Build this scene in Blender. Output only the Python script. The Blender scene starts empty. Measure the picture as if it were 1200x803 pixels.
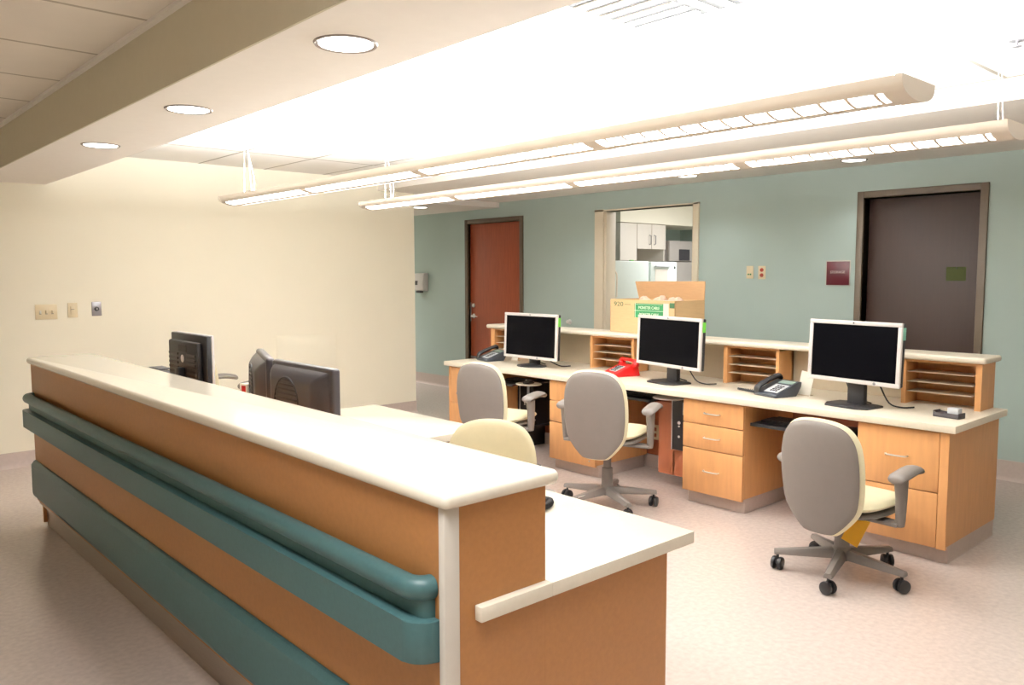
import bpy, bmesh, math, random
from mathutils import Vector, Matrix
random.seed(7)
PI = math.pi
SC = bpy.context.scene
COL = SC.collection

# ------------------------------------------------------------------ camera
def setup_camera():
    f, yaw, pitch, roll = 945.8, 0.735285, -0.084493, -0.002031
    cy, sy, cp, sp = math.cos(yaw), math.sin(yaw), math.cos(pitch), math.sin(pitch)
    fwd = Vector((sy*cp, cy*cp, sp)); right = Vector((cy, -sy, 0)); up = right.cross(fwd)
    r2 = right*math.cos(roll) + up*math.sin(roll); u2 = -right*math.sin(roll) + up*math.cos(roll)
    cam = bpy.data.cameras.new('camera'); co = bpy.data.objects.new('camera', cam); COL.objects.link(co)
    m = Matrix((r2, u2, -fwd)).transposed().to_4x4(); m.translation = Vector((0, 0, 1.55))
    co.matrix_world = m
    cam.sensor_width = 36.0; cam.lens = f/1200*36.0; cam.clip_start = 0.05
    SC.camera = co
setup_camera()

# ------------------------------------------------------------------ light and exposure
SC.view_settings.view_transform = 'Standard'; SC.view_settings.look = 'None'
SC.view_settings.gamma = 1; SC.view_settings.use_curve_mapping = False
SC.view_settings.exposure = 0.28
UP_POWER = 210.0; LENS = 7.5; DOWNLIGHT = 12.0; FILL_PANEL = 20.0; KITCHEN = 65.0
WARM = (0.95, 0.968, 0.975)
w = bpy.data.worlds.new('world'); SC.world = w; w.use_nodes = True
w.node_tree.nodes['Background'].inputs[0].default_value = (.97, 0.97, 1, 1)
w.node_tree.nodes['Background'].inputs[1].default_value = 0.05
SC.cycles.max_bounces = 8; SC.cycles.diffuse_bounces = 5; SC.cycles.use_denoising = True
SC.cycles.sample_clamp_indirect = 6.0

# ------------------------------------------------------------------ materials
def lin(c):
    return tuple(((x/255)/12.92 if x/255 <= 0.04045 else ((x/255+0.055)/1.055)**2.4) for x in c)
MATS = {}
def mat(name, rgb, rough=0.6, metal=0.0, noise=0.0, nscale=20, bump=0.0, bscale=200, coat=0.0, spec=0.5, stretch=None, emit=None, trans=0.0):
    if name in MATS: return MATS[name]
    m = bpy.data.materials.new(name); m.use_nodes = True
    nt = m.node_tree; b = nt.nodes['Principled BSDF']
    c = lin(rgb)
    b.inputs['Roughness'].default_value = rough; b.inputs['Metallic'].default_value = metal
    b.inputs['Specular IOR Level'].default_value = spec
    b.inputs['Coat Weight'].default_value = coat
    b.inputs['Transmission Weight'].default_value = trans
    tc = nt.nodes.new('ShaderNodeTexCoord'); mp = nt.nodes.new('ShaderNodeMapping')
    nt.links.new(tc.outputs['Object'], mp.inputs[0])
    if stretch: mp.inputs['Scale'].default_value = stretch
    n = nt.nodes.new('ShaderNodeTexNoise'); n.inputs['Scale'].default_value = nscale; n.inputs['Detail'].default_value = 4
    nt.links.new(mp.outputs[0], n.inputs[0])
    r = nt.nodes.new('ShaderNodeValToRGB')
    k = max(noise, 0.01)
    r.color_ramp.elements[0].position = 0.3; r.color_ramp.elements[1].position = 0.7
    r.color_ramp.elements[0].color = tuple(x*(1-k) for x in c)+(1,)
    r.color_ramp.elements[1].color = tuple(min(1, x*(1+k)) for x in c)+(1,)
    nt.links.new(n.outputs[0], r.inputs[0]); nt.links.new(r.outputs[0], b.inputs['Base Color'])
    if bump:
        n2 = nt.nodes.new('ShaderNodeTexNoise'); n2.inputs['Scale'].default_value = bscale; n2.inputs['Detail'].default_value = 3
        nt.links.new(tc.outputs['Object'], n2.inputs[0])
        bp = nt.nodes.new('ShaderNodeBump'); bp.inputs['Strength'].default_value = bump; bp.inputs['Distance'].default_value = 0.002
        nt.links.new(n2.outputs[0], bp.inputs['Height']); nt.links.new(bp.outputs[0], b.inputs['Normal'])
    if emit:
        b.inputs['Emission Color'].default_value = tuple(emit[0])+(1,); b.inputs['Emission Strength'].default_value = emit[1]
    MATS[name] = m
    return m
def grid_mat(name, rgb, line, tx, ty, ox, oy):
    """ceiling tiles in a T-bar grid"""
    m = mat(name, rgb, 0.9, noise=0.03, nscale=3)
    nt = m.node_tree; b = nt.nodes['Principled BSDF']
    src = b.inputs['Base Color'].links[0].from_socket
    geo = nt.nodes.new('ShaderNodeNewGeometry'); sep = nt.nodes.new('ShaderNodeSeparateXYZ'); nt.links.new(geo.outputs['Position'], sep.inputs[0])
    def fr(sock, s, o):
        a = nt.nodes.new('ShaderNodeMath'); a.operation = 'SUBTRACT'; nt.links.new(sock, a.inputs[0]); a.inputs[1].default_value = o
        p = nt.nodes.new('ShaderNodeMath'); p.operation = 'PINGPONG'; nt.links.new(a.outputs[0], p.inputs[0]); p.inputs[1].default_value = s/2
        l = nt.nodes.new('ShaderNodeMath'); l.operation = 'LESS_THAN'; nt.links.new(p.outputs[0], l.inputs[0]); l.inputs[1].default_value = 0.011
        return l.outputs[0]
    mx = nt.nodes.new('ShaderNodeMath'); mx.operation = 'MAXIMUM'
    nt.links.new(fr(sep.outputs[0], tx, ox), mx.inputs[0]); nt.links.new(fr(sep.outputs[1], ty, oy), mx.inputs[1])
    mix = nt.nodes.new('ShaderNodeMix'); mix.data_type = 'RGBA'
    nt.links.new(mx.outputs[0], mix.inputs[0]); nt.links.new(src, mix.inputs[6]); mix.inputs[7].default_value = lin(line)+(1,)
    nt.links.new(mix.outputs[2], b.inputs['Base Color'])
    n2 = nt.nodes.new('ShaderNodeTexNoise'); n2.inputs['Scale'].default_value = 120
    nt.links.new(geo.outputs['Position'], n2.inputs[0])
    bp = nt.nodes.new('ShaderNodeBump'); bp.inputs['Strength'].default_value = 0.25; bp.inputs['Distance'].default_value = 0.002
    nt.links.new(n2.outputs[0], bp.inputs['Height']); nt.links.new(bp.outputs[0], b.inputs['Normal'])
    return m

M_teal = mat('teal_paint', (174, 190, 184), 0.75, bump=0.15, noise=0.02, nscale=2)
M_cream = mat('cream_paint', (246, 240, 221), 0.75, bump=0.12, noise=0.01, nscale=2)
M_white = mat('white_ceiling_paint', (240, 234, 227), 0.85, noise=0.01)
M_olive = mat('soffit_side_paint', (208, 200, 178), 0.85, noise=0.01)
M_floor = mat('floor_sheet_vinyl', (202, 188, 180), 0.26, noise=0.08, nscale=38, spec=0.5)
M_cove = mat('rubber_cove_base', (192, 176, 168), 0.5, noise=0.04, nscale=40)
M_tileL = grid_mat('corridor_ceiling_tiles', (224, 214, 202), (176, 164, 148), 0.655, 0.67, 0.515, 0.05)
M_tileM = grid_mat('room_ceiling_tiles', (238, 235, 230), (170, 164, 152), 0.63, 1.26, 0.37, 0.2)
M_bronze = mat('bronze_door_frame', (96, 82, 66), 0.45, noise=0.03)
M_doorR = mat('dark_brown_door_wood', (56, 37, 29), 0.5, noise=0.06, nscale=6, stretch=(12, 12, 0.8))
M_doorL = mat('cherry_door_wood', (148, 72, 44), 0.45, noise=0.14, nscale=5, stretch=(12, 12, 0.8))
M_chrome = mat('satin_chrome', (232, 230, 228), 0.3, 0.75)
M_lam = mat('maple_laminate', (204, 150, 98), 0.42, noise=0.06, nscale=6, stretch=(6, 6, 0.8), bump=0.05)
M_lamf = M_lame = mat('counter_laminate', (174, 120, 69), 0.42, noise=0.05, nscale=60, bump=0.08)
M_solid = mat('solid_surface', (230, 222, 206), 0.14, noise=0.02, nscale=60, coat=0.1)
M_desk = mat('cream_worktop', (236, 226, 208), 0.35, noise=0.03, nscale=60)
M_beige = mat('beige_backing_panel', (200, 186, 162), 0.6, noise=0.02)
M_rail = mat('teal_bumper_vinyl', (68, 104, 106), 0.42, noise=0.05, nscale=60, bump=0.1)
M_guard = mat('corner_guard_vinyl', (205, 198, 188), 0.4, noise=0.02)
M_alu = mat('brushed_metal_base', (166, 154, 142), 0.32, 0.8, noise=0.06, nscale=8, stretch=(30, 1, 30))
M_grey = mat('warm_grey_plastic', (116, 109, 104), 0.5, noise=0.02, bump=0.06)
M_vinyl = mat('cream_vinyl', (238, 230, 196), 0.45, noise=0.02, bump=0.05)
M_black = mat('black_plastic', (28, 27, 30), 0.45, noise=0.05, bump=0.1)
M_dark = mat('charcoal_plastic', (62, 58, 62), 0.4, noise=0.04)
M_screen = mat('black_screen', (4, 4, 7), 0.35, noise=0.02, spec=0.05)
M_silver = mat('silver_plastic', (212, 206, 204), 0.35, noise=0.02)
M_lgrey = mat('light_grey_keys', (196, 200, 204), 0.5, noise=0.02)
M_lcd = mat('green_grey_lcd', (130, 150, 140), 0.3, noise=0.02)
M_red = mat('red_plastic', (200, 24, 24), 0.3, noise=0.02)
M_paper = mat('white_paper', (240, 236, 224), 0.8, noise=0.01)
M_card = mat('cardboard', (206, 174, 130), 0.85, noise=0.05, nscale=12, stretch=(1, 1, 10))
M_cardin = mat('cardboard_flap', (194, 154, 112), 0.85, noise=0.05, nscale=12, stretch=(1, 1, 10))
M_green = mat('green_label', (44, 128, 78), 0.6, noise=0.02)
M_ink = mat('dark_green_ink', (60, 96, 62), 0.7, noise=0.02)
M_lime = mat('lime_sticker', (110, 200, 70), 0.6, noise=0.02)
M_note = mat('olive_note', (62, 68, 26), 0.8, noise=0.02)
M_yel = mat('yellow_tag', (236, 176, 40), 0.6, noise=0.04)
M_maroon = mat('maroon_sign', (84, 18, 32), 0.35, noise=0.02)
M_plate = mat('ivory_plate', (222, 206, 172), 0.4, noise=0.01)
M_steelp = mat('steel_plate', (150, 148, 152), 0.35, 0.6, noise=0.02)
M_kitwhite = mat('white_cabinet', (226, 218, 206), 0.45, noise=0.01)
M_fridge = mat('white_enamel', (222, 232, 226), 0.3, noise=0.01)
M_inox = mat('stainless', (190, 182, 176), 0.4, 0.25, noise=0.04, nscale=10, stretch=(1, 1, 20))
M_fix = mat('fixture_enamel', (224, 214, 200), 0.5, noise=0.01)
M_shelf = mat('clear_acrylic_shelf', (206, 188, 164), 0.4, noise=0.02)
M_slot = mat('vent_slot_grey', (16, 16, 15), 0.7, noise=0.02)
M_darkwood = mat('brown_wood_panel', (150, 84, 52), 0.5, noise=0.08, nscale=6, stretch=(6, 6, 0.8))
M_fillglow = mat('fill_panel_glow', (255, 250, 240), 0.5, emit=((1.0, 0.97, 0.93), 4.5))
def louver_mat():
    m = mat('lit_louver_lens', (226, 212, 190), 0.5, noise=0.01, emit=((0.96, 0.98, 1.0), LENS)); nt = m.node_tree; b = nt.nodes['Principled BSDF']
    tc = nt.nodes.new('ShaderNodeTexCoord'); sp = nt.nodes.new('ShaderNodeSeparateXYZ'); nt.links.new(tc.outputs['Object'], sp.inputs[0])
    p = nt.nodes.new('ShaderNodeMath'); p.operation = 'PINGPONG'; p.inputs[1].default_value = .0445; nt.links.new(sp.outputs[1], p.inputs[0])
    g = nt.nodes.new('ShaderNodeMath'); g.operation = 'GREATER_THAN'; g.inputs[1].default_value = .006; nt.links.new(p.outputs[0], g.inputs[0])
    q = nt.nodes.new('ShaderNodeMath'); q.operation = 'MULTIPLY'; q.inputs[1].default_value = LENS; nt.links.new(g.outputs[0], q.inputs[0])
    nt.links.new(q.outputs[0], b.inputs['Emission Strength']); return m
M_louver = louver_mat()
M_dl = mat('lit_downlight', (255, 250, 240), 0.5, emit=((1.0, 0.97, 0.93), 6.0))

# ------------------------------------------------------------------ mesh helpers
def add_box(bm, x0, x1, y0, y1, z0, z1, bev=0.0, seg=2, M=None):
    b2 = bmesh.new()
    vs = [b2.verts.new((x, y, z)) for x in (x0, x1) for y in (y0, y1) for z in (z0, z1)]
    for f in ((0, 1, 3, 2), (4, 6, 7, 5), (0, 4, 5, 1), (2, 3, 7, 6), (0, 2, 6, 4), (1, 5, 7, 3)):
        b2.faces.new([vs[i] for i in f])
    if bev: bmesh.ops.bevel(b2, geom=b2.edges[:], offset=bev, segments=seg, profile=0.5, affect='EDGES')
    join(bm, b2, M)
def join(bm, b2, M=None):
    bmesh.ops.recalc_face_normals(b2, faces=b2.faces[:])
    if M is not None: bmesh.ops.transform(b2, matrix=M, verts=b2.verts[:])
    me = bpy.data.meshes.new('tmp'); b2.to_mesh(me); b2.free(); bm.from_mesh(me); bpy.data.meshes.remove(me)
def add_lathe(bm, prof, n=24, M=None):
    """prof: (r, z) from bottom to top"""
    b2 = bmesh.new(); rings = []
    for r, z in prof:
        if r < 1e-6: rings.append([b2.verts.new((0, 0, z))])
        else: rings.append([b2.verts.new((r*math.cos(2*PI*i/n), r*math.sin(2*PI*i/n), z)) for i in range(n)])
    for a, b in zip(rings, rings[1:]):
        for i in range(n):
            j = (i+1) % n
            if len(a) == 1 and len(b) == 1: continue
            if len(a) == 1: b2.faces.new((a[0], b[i], b[j]))
            elif len(b) == 1: b2.faces.new((a[i], a[j], b[0]))
            else: b2.faces.new((a[i], a[j], b[j], b[i]))
    if len(rings[0]) > 1: b2.faces.new(rings[0])
    if len(rings[-1]) > 1: b2.faces.new(rings[-1])
    join(bm, b2, M)
def add_tube(bm, pts, r, n=10, M=None, caps=True):
    pts = [Vector(p) for p in pts]; b2 = bmesh.new(); rings = []
    rs = r if isinstance(r, (list, tuple)) else [r]*len(pts)
    prev = None
    for i, p in enumerate(pts):
        t = (pts[min(i+1, len(pts)-1)]-pts[max(i-1, 0)]).normalized()
        if prev is None: u = t.orthogonal().normalized()
        else: u = (prev - t*prev.dot(t)).normalized()
        prev = u; v = t.cross(u)
        rings.append([b2.verts.new(p+(u*math.cos(2*PI*k/n)+v*math.sin(2*PI*k/n))*rs[i]) for k in range(n)])
    for a, b in zip(rings, rings[1:]):
        for k in range(n):
            j = (k+1) % n; b2.faces.new((a[k], a[j], b[j], b[k]))
    if caps: b2.faces.new(rings[0]); b2.faces.new(rings[-1])
    join(bm, b2, M)
def add_prism(bm, poly, axis, a, b, bev=0.0, M=None):
    """extrude a 2-D polygon along an axis; poly in the two remaining coords (in x,y,z order)"""
    b2 = bmesh.new()
    def P(p, t):
        return {'x': (t, p[0], p[1]), 'y': (p[0], t, p[1]), 'z': (p[0], p[1], t)}[axis]
    A = [b2.verts.new(P(p, a)) for p in poly]; B = [b2.verts.new(P(p, b)) for p in poly]
    b2.faces.new(A); b2.faces.new(B); n = len(poly)
    for i in range(n): b2.faces.new((A[i], A[(i+1) % n], B[(i+1) % n], B[i]))
    if bev: bmesh.ops.bevel(b2, geom=b2.edges[:], offset=bev, segments=2, profile=0.5, affect='EDGES')
    join(bm, b2, M)
def smooth_curve(pts, n=6, closed=True):
    out = []; N = len(pts)
    rng = range(N) if closed else range(N-1)
    for i in rng:
        p0, p1, p2, p3 = [Vector(pts[(i+k) % N]) if closed else Vector(pts[max(0, min(N-1, i+k))]) for k in (-1, 0, 1, 2)]
        for j in range(n):
            t = j/n
            out.append(0.5*((2*p1)+(p2-p0)*t+(2*p0-5*p1+4*p2-p3)*t*t+(3*p1-p0-3*p2+p3)*t**3))
    if not closed: out.append(Vector(pts[-1]))
    return out
def add_pad(bm, outline, front, back, rho=(0, .3, .6, .8, .9, .96, 1.0), M=None, power=6, swap='x'):
    """pillow-like solid. outline: 2-D loop (a,b); front/back(a,b)->depth. swap 'x': depth along x (a=y,b=z); 'z': depth along z (a=x,b=y)"""
    pts = smooth_curve([(p[0], p[1], 0) for p in outline], 5)
    ca = sum(p[0] for p in pts)/len(pts); cb = sum(p[1] for p in pts)/len(pts)
    b2 = bmesh.new(); n = len(pts)
    def P(a, b, d): return (d, a, b) if swap == 'x' else (a, b, d)
    rings = {}
    for side, fn in ((0, front), (1, back)):
        for ri, rr in enumerate(rho):
            if rr == 1.0 and side == 1: rings[(1, ri)] = rings[(0, ri)]; continue
            ring = []
            for p in ([pts[0]] if rr == 0 else pts):
                a = ca+(p[0]-ca)*rr; b = cb+(p[1]-cb)*rr
                mid = (front(a, b)+back(a, b))/2; k = math.sqrt(max(0.0, 1-rr**power))
                ring.append(b2.verts.new(P(a, b, mid+(fn(a, b)-mid)*k)))
            rings[(side, ri)] = ring
        for ri in range(len(rho)-1):
            A, B = rings[(side, ri)], rings[(side, ri+1)]
            for i in range(n):
                j = (i+1) % n
                if len(A) == 1: b2.faces.new((A[0], B[i], B[j]))
                else: b2.faces.new((A[i], A[j], B[j], B[i]))
    join(bm, b2, M)
def obj(name, bm, m, parent=None, smooth=True, label=None):
    me = bpy.data.meshes.new(name); bm.to_mesh(me); bm.free()
    me.materials.append(m)
    if smooth:
        for p in me.polygons: p.use_smooth = True
        me.set_sharp_from_angle(angle=math.radians(38))
    o = bpy.data.objects.new(name, me); COL.objects.link(o)
    if parent: o.parent = parent
    if label: o['label'] = label
    return o
def quick(name, m, parent, *boxes, bev=0.0, label=None, M=None):
    bm = bmesh.new()
    for b in boxes: add_box(bm, *b, bev=bev, M=M)
    return obj(name, bm, m, parent, label=label)
def tag(o, label, cat, group=None):
    o['label'] = label; o['category'] = cat
    if group: o['group'] = group
    return o
def thing(name, label, cat, loc=(0, 0, 0), rz=0.0, group=None):
    o = bpy.data.objects.new(name, None); COL.objects.link(o)
    o.location = loc; o.rotation_euler = (0, 0, rz); o.empty_display_size = 0.1
    return tag(o, label, cat, group)
def struct(o): o['kind'] = 'structure'; return o
def copy_tree(o, parent=None):
    c = o.copy(); COL.objects.link(c); c.parent = parent
    for ch in list(o.children): copy_tree(ch, c)
    return c
def T(x=0, y=0, z=0, rx=0, ry=0, rz=0):
    return Matrix.Translation((x, y, z)) @ Matrix.Rotation(rz, 4, 'Z') @ Matrix.Rotation(ry, 4, 'Y') @ Matrix.Rotation(rx, 4, 'X')
def text_bm(s, size, depth=0.0006):
    cu = bpy.data.curves.new('t', 'FONT'); cu.body = s; cu.size = size; cu.extrude = depth
    cu.align_x = 'CENTER'; cu.align_y = 'CENTER'
    o = bpy.data.objects.new('t', cu); COL.objects.link(o)
    dg = bpy.context.evaluated_depsgraph_get(); me = bpy.data.meshes.new_from_object(o.evaluated_get(dg))
    bm = bmesh.new(); bm.from_mesh(me)
    bpy.data.objects.remove(o); bpy.data.curves.remove(cu); bpy.data.meshes.remove(me)
    return bm
# text standing upright, read by someone looking along +x (letters run towards -y)
FACE_MX = Matrix(((0, 0, -1, 0), (-1, 0, 0, 0), (0, 1, 0, 0), (0, 0, 0, 1)))
def text(name, s, size, m, parent, loc, sx=1.0, rz=0.0):
    bm = text_bm(s, size)
    bmesh.ops.transform(bm, matrix=Matrix.Translation(loc) @ Matrix.Rotation(rz, 4, 'Z') @ FACE_MX @ Matrix.Diagonal((sx, 1, 1, 1)), verts=bm.verts[:])
    return obj(name, bm, m, parent, smooth=False)
def area(name, parent, loc, rot, sx, sy, power, color=WARM, spread=PI):
    l = bpy.data.lights.new(name, 'AREA'); l.shape = 'RECTANGLE'; l.size = sx; l.size_y = sy; l.energy = power; l.color = color; l.spread = spread
    o = bpy.data.objects.new(name, l); COL.objects.link(o); o.location = loc; o.rotation_euler = rot; o.parent = parent
    return o

# ------------------------------------------------------------------ the setting
TX = 6.755; CY = 7.446; CX = 5.27; HC = 2.56
XL, YB, YE = -1.7, -2.6, 13.0
struct(quick('floor', M_floor, None, (XL-.1, 11.2, YB-.1, YE+.1, -0.1, 0.0)))
# teal wall with openings: storage door, pass-through window, corridor door
D1 = (2.19, 3.075, 2.175); D2 = (7.31, 8.32, 2.205); WN = (4.78, 5.95, 0.80, 2.235)
bm = bmesh.new(); t0, t1 = TX, TX+0.13
add_box(bm, t0, t1, YB, D1[0], 0, 2.7); add_box(bm, t0, t1, D1[0], D1[1], D1[2], 2.7)
add_box(bm, t0, t1, D1[1], WN[0], 0, 2.7); add_box(bm, t0, t1, WN[0], WN[1], 0, WN[2]); add_box(bm, t0, t1, WN[0], WN[1], WN[3], 2.7)
add_box(bm, t0, t1, WN[1], D2[0], 0, 2.7); add_box(bm, t0, t1, D2[0], D2[1], D2[2], 2.7); add_box(bm, t0, t1, D2[1], YE, 0, 2.7)
struct(obj('wall_right', bm, M_teal, smooth=False))
bm = bmesh.new(); add_box(bm, XL, CX, CY, CY+0.14, 0, 2.7); add_box(bm, CX-0.14, CX, CY+0.14, YE, 0, 2.7)
struct(obj('wall_far', bm, M_cream, smooth=False))
struct(quick('wall_corridor_end', M_teal, None, (CX-0.1, TX+.1, YE, YE+.1, 0, 2.7)))
struct(quick('wall_left', M_cream, None, (XL-.1, XL, YB, CY, 0, 2.7)))
struct(quick('wall_near', M_cream, None, (XL, TX, YB-.1, YB, 0, 2.7)))
struct(quick('ceiling', M_tileM, None, (1.16, TX, YB, YE, HC, HC+.14)))
struct(quick('ceiling_left', M_tileL, None, (XL, 1.16, YB, CY, 2.552, 2.70)))
# soffits
SO = lambda n, m, *b: struct(quick(n, m, None, *b))
SO('soffit_left', M_white, (1.168, 1.64, YB, CY, 2.28, HC))
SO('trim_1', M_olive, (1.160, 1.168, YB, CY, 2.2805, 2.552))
SO('trim_2', M_white, (1.135, 1.160, YB, CY, 2.535, 2.552))
SO('soffit_right', M_white, (4.80, TX, YB, 7.70, 2.445, HC))
SO('soffit_corridor', M_white, (4.80, TX, 7.70, YE, 2.38, HC))
# cove base, with the toe the vinyl makes on the floor
def cove(name, pts_list, h=0.125):
    bm = bmesh.new()
    for (ax, a, b, c, s) in pts_list:
        prof = [(c, 0.0), (c+s*0.03, 0.0), (c+s*0.012, 0.012), (c+s*0.006, 0.03), (c+s*0.006, h), (c, h)]
        add_prism(bm, prof, ax, a, b)
    return struct(obj(name, bm, M_cove))
cove('baseboard_right', [('y', YB, D1[0]-.055, TX, -1), ('y', D1[1]+.055, D2[0]-.055, TX, -1), ('y', D2[1]+.055, YE, TX, -1)], 0.15)
cove('baseboard_far', [('x', XL, CX, CY, -1)])
cove('baseboard_corridor', [('y', CY, YE, CX, 1)])
# door frames and doors
def door(n, d, m, hinge_left, frame_w=0.055, leaf_x=0.05):
    y0, y1, h = d
    bm = bmesh.new()
    for s in ((y0-frame_w, y0, 0, h+frame_w), (y1, y1+frame_w, 0, h+frame_w), (y0, y1, h, h+frame_w)):
        add_box(bm, TX-0.022, TX+0.15, s[0], s[1], s[2], s[3], bev=0.004)
    add_box(bm, TX+leaf_x+.045, TX+leaf_x+.07, y0, y0+.018, 0, h); add_box(bm, TX+leaf_x+.045, TX+leaf_x+.07, y1-.018, y1, 0, h); add_box(bm, TX+leaf_x+.045, TX+leaf_x+.07, y0, y1, h-.018, h)
    fr = struct(obj('door_frame_%d' % n, bm, M_bronze))
    lf = struct(quick('door_%d' % n, m, None, (TX+leaf_x, TX+leaf_x+.044, y0+.004, y1-.004, 0.01, h-.004), bev=0.002))
    hy = y1-.008 if hinge_left else y0+.008
    for z in (0.25, 1.1, h-0.24):
        bm = bmesh.new(); add_tube(bm, [(TX+leaf_x-.006, hy, z-.055), (TX+leaf_x-.006, hy, z+.055)], 0.009)
        add_box(bm, TX+leaf_x-.002, TX+leaf_x+.002, hy-.014, hy+.006, z-.05, z+.05)
        obj('hinge', bm, M_chrome, lf)
    return lf
dR = door(1, D1, M_doorR, False, leaf_x=0.085)
dL = door(2, D2, M_doorL, False, leaf_x=0.03)
bm = bmesh.new(); hx = TX+.03; hy = D2[1]-.07
add_lathe(bm, [(0, 0), (.032, 0), (.03, .01), (.014, .014), (.012, .05), (0, .05)], 20, T(hx, hy, 1.0, ry=-PI/2))
add_tube(bm, [(hx-.045, hy, 1.0), (hx-.05, hy-.03, 1.0), (hx-.05, hy-.12, .998)], .009)
obj('door_handle', bm, M_chrome, dL)
bm = bmesh.new(); add_lathe(bm, [(0, 0), (.028, 0), (.026, .014), (.016, .02), (0, .02)], 20, T(hx, hy, 1.14, ry=-PI/2)); obj('deadbolt', bm, M_chrome, dL)
quick('strike_edge', M_chrome, dL, (hx-.004, hx, D2[1]-.016, D2[1]-.005, .93, 1.18))
nt_ = quick('green_note', M_note, None, (TX+.0845, TX+.085, 2.30, 2.445, 1.49, 1.60))
tag(nt_, 'small olive green note stuck on the dark brown storage door', 'note')
bm = bmesh.new(); add_lathe(bm, [(0, 0), (.006, 0), (.004, .004), (0, .004)], 10, T(TX+.0845, 2.37, 1.59, ry=-PI/2)); obj('pin', bm, M_black, nt_)
# pass-through window
bm = bmesh.new()
y0, y1, z0, z1 = WN
add_box(bm, TX-.02, TX+.15, y1, y1+.13, z0, z1+.02, bev=.004); add_box(bm, TX-.005, TX+.15, y1-.035, y1, z0, z1-.0, bev=.003)
add_box(bm, TX-.02, TX+.15, y0-.07, y0, z0, z1+.02, bev=.004)
add_box(bm, TX-.02, TX+.15, y0-.07, y1+.13, z1, z1+.015)
wf = struct(obj('window_1', bm, mat('cream_window_casing', (226, 214, 192), .5)))
quick('window_sill', M_desk, wf, (TX-.04, TX+.18, y0-.07, y1+.13, z0-.03, z0), bev=.005)

# ------------------------------------------------------------------ kitchen beyond the window
struct(quick('wall_kitchen_back', M_teal, None, (TX+.13, 11.2, 7.75, 7.85, 0, 2.7)))
struct(quick('wall_kitchen_side', M_teal, None, (10.6, 10.7, 3.2, 7.85, 0, 2.7)))
struct(quick('wall_kitchen_near', M_cream, None, (TX+.13, 10.6, 3.2, 3.3, 0, 2.7)))
struct(quick('ceiling_kitchen', M_white, None, (TX+.13, 11.2, 3.2, 7.85, 2.68, 2.78)))
struct(quick('soffit_kitchen', M_cream, None, (8.24, 10.6, 6.98, 7.75, 2.235, 2.68)))
def cabinet_wall():
    t = thing('wall_cabinet', 'white two-door wall cabinet seen through the window, above the refrigerator', 'cabinet', (8.26, 7.0, 1.75))
    bm = bmesh.new()
    add_box(bm, 0, .98, 0.02, .75, .18, .48, bev=.002); add_box(bm, 0, .36, .02, .75, -.02, .18)
    add_box(bm, .36, .98, .70, .75, -.02, .18); add_box(bm, .96, .98, .02, .7, -.02, .18)
    obj('body', bm, M_kitwhite, t)
    for i, (a, b) in enumerate(((0.0, .35), (.355, .665), (.67, .98))):
        lo = -.02 if i == 0 else .14
        d = quick('cabinet_door', M_kitwhite, t, (a+.003, b-.003, 0, .02, lo, .478), bev=.002)
        if i: 
            x = b-.05 if i == 1 else a+.05
            bm = bmesh.new(); add_tube(bm, [(x, 0, .2), (x, -.03, .21), (x, -.03, .32), (x, 0, .33)], .006); obj('handle', bm, M_steelp, d)
cabinet_wall()
def fridge_white():
    t = thing('refrigerator', 'white refrigerator seen through the left half of the window', 'refrigerator', (6.93, 6.0, 0))
    quick('body', M_fridge, t, (0, .68, .06, .70, 0.03, 1.70), bev=.01)
    quick('freezer_door', M_fridge, t, (0, .68, 0, .055, 1.22, 1.70), bev=.012)
    quick('door', M_fridge, t, (0, .68, 0, .055, .1, 1.21), bev=.012)
    bm = bmesh.new(); add_tube(bm, [(.05, 0, 1.26), (.05, -.04, 1.30), (.05, -.045, 1.5), (.05, -.04, 1.55), (.05, 0, 1.6)], .011); obj('handle', bm, M_paper, t)
    bm = bmesh.new(); add_tube(bm, [(.05, 0, .8), (.05, -.04, .83), (.05, -.04, 1.12), (.05, 0, 1.16)], .011); obj('handle', bm, M_paper, t)
    quick('kick_grille', M_dark, t, (.02, .66, .03, .06, 0.0, .09))
    quick('sticker', M_lime, t, (.60, .64, .2, .24, 1.70, 1.715))
fridge_white()
t = thing('microwave_cart', 'white cabinet carrying the microwave beside the white refrigerator', 'cabinet', (7.64, 6.0, 0))
quick('body', M_kitwhite, t, (0, .58, .02, .62, 0, 1.385), bev=.004); quick('door', M_kitwhite, t, (.01, .57, 0, .02, .08, 1.3), bev=.003)
t = thing('microwave', 'white microwave oven standing right of the white refrigerator behind the window', 'microwave', (7.66, 6.02, 1.385))
quick('body', M_fridge, t, (0, .52, .02, .44, 0.01, .31), bev=.012)
d = quick('door', M_fridge, t, (0.005, .515, 0, .02, .015, .305), bev=.006)
quick('window', M_kitwhite, d, (.09, .33, -.003, 0, .07, .22)); quick('handle', M_lgrey, d, (.08, .37, -.03, 0, .245, .265), bev=.006)
quick('logo_badge', M_black, d, (.46, .485, -.003, 0, .225, .255))
for x in (.05, .45): quick('foot', M_black, t, (x, x+.03, .06, .1, 0, .012))
t = thing('refrigerator', 'stainless refrigerator at the right edge of the window view', 'refrigerator', (9.36, 7.02, 0))
quick('body', M_inox, t, (0, .80, .06, .7, .03, 2.02), bev=.008)
quick('door', M_inox, t, (0, .80, 0, .055, .1, 1.72), bev=.01); quick('freezer_door', M_inox, t, (0, .80, 0, .055, 1.73, 2.02), bev=.01)
quick('dispenser', M_dark, t, (.22, .47, -.006, 0, 1.74, 1.90), label='dark ice dispenser panel'); quick('handle', M_silver, t, (.74, .77, -.04, -.015, .5, 1.9), (.74, .77, -.02, .0, .52, .56), (.74, .77, -.02, 0, 1.84, 1.88), bev=.004)
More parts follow.
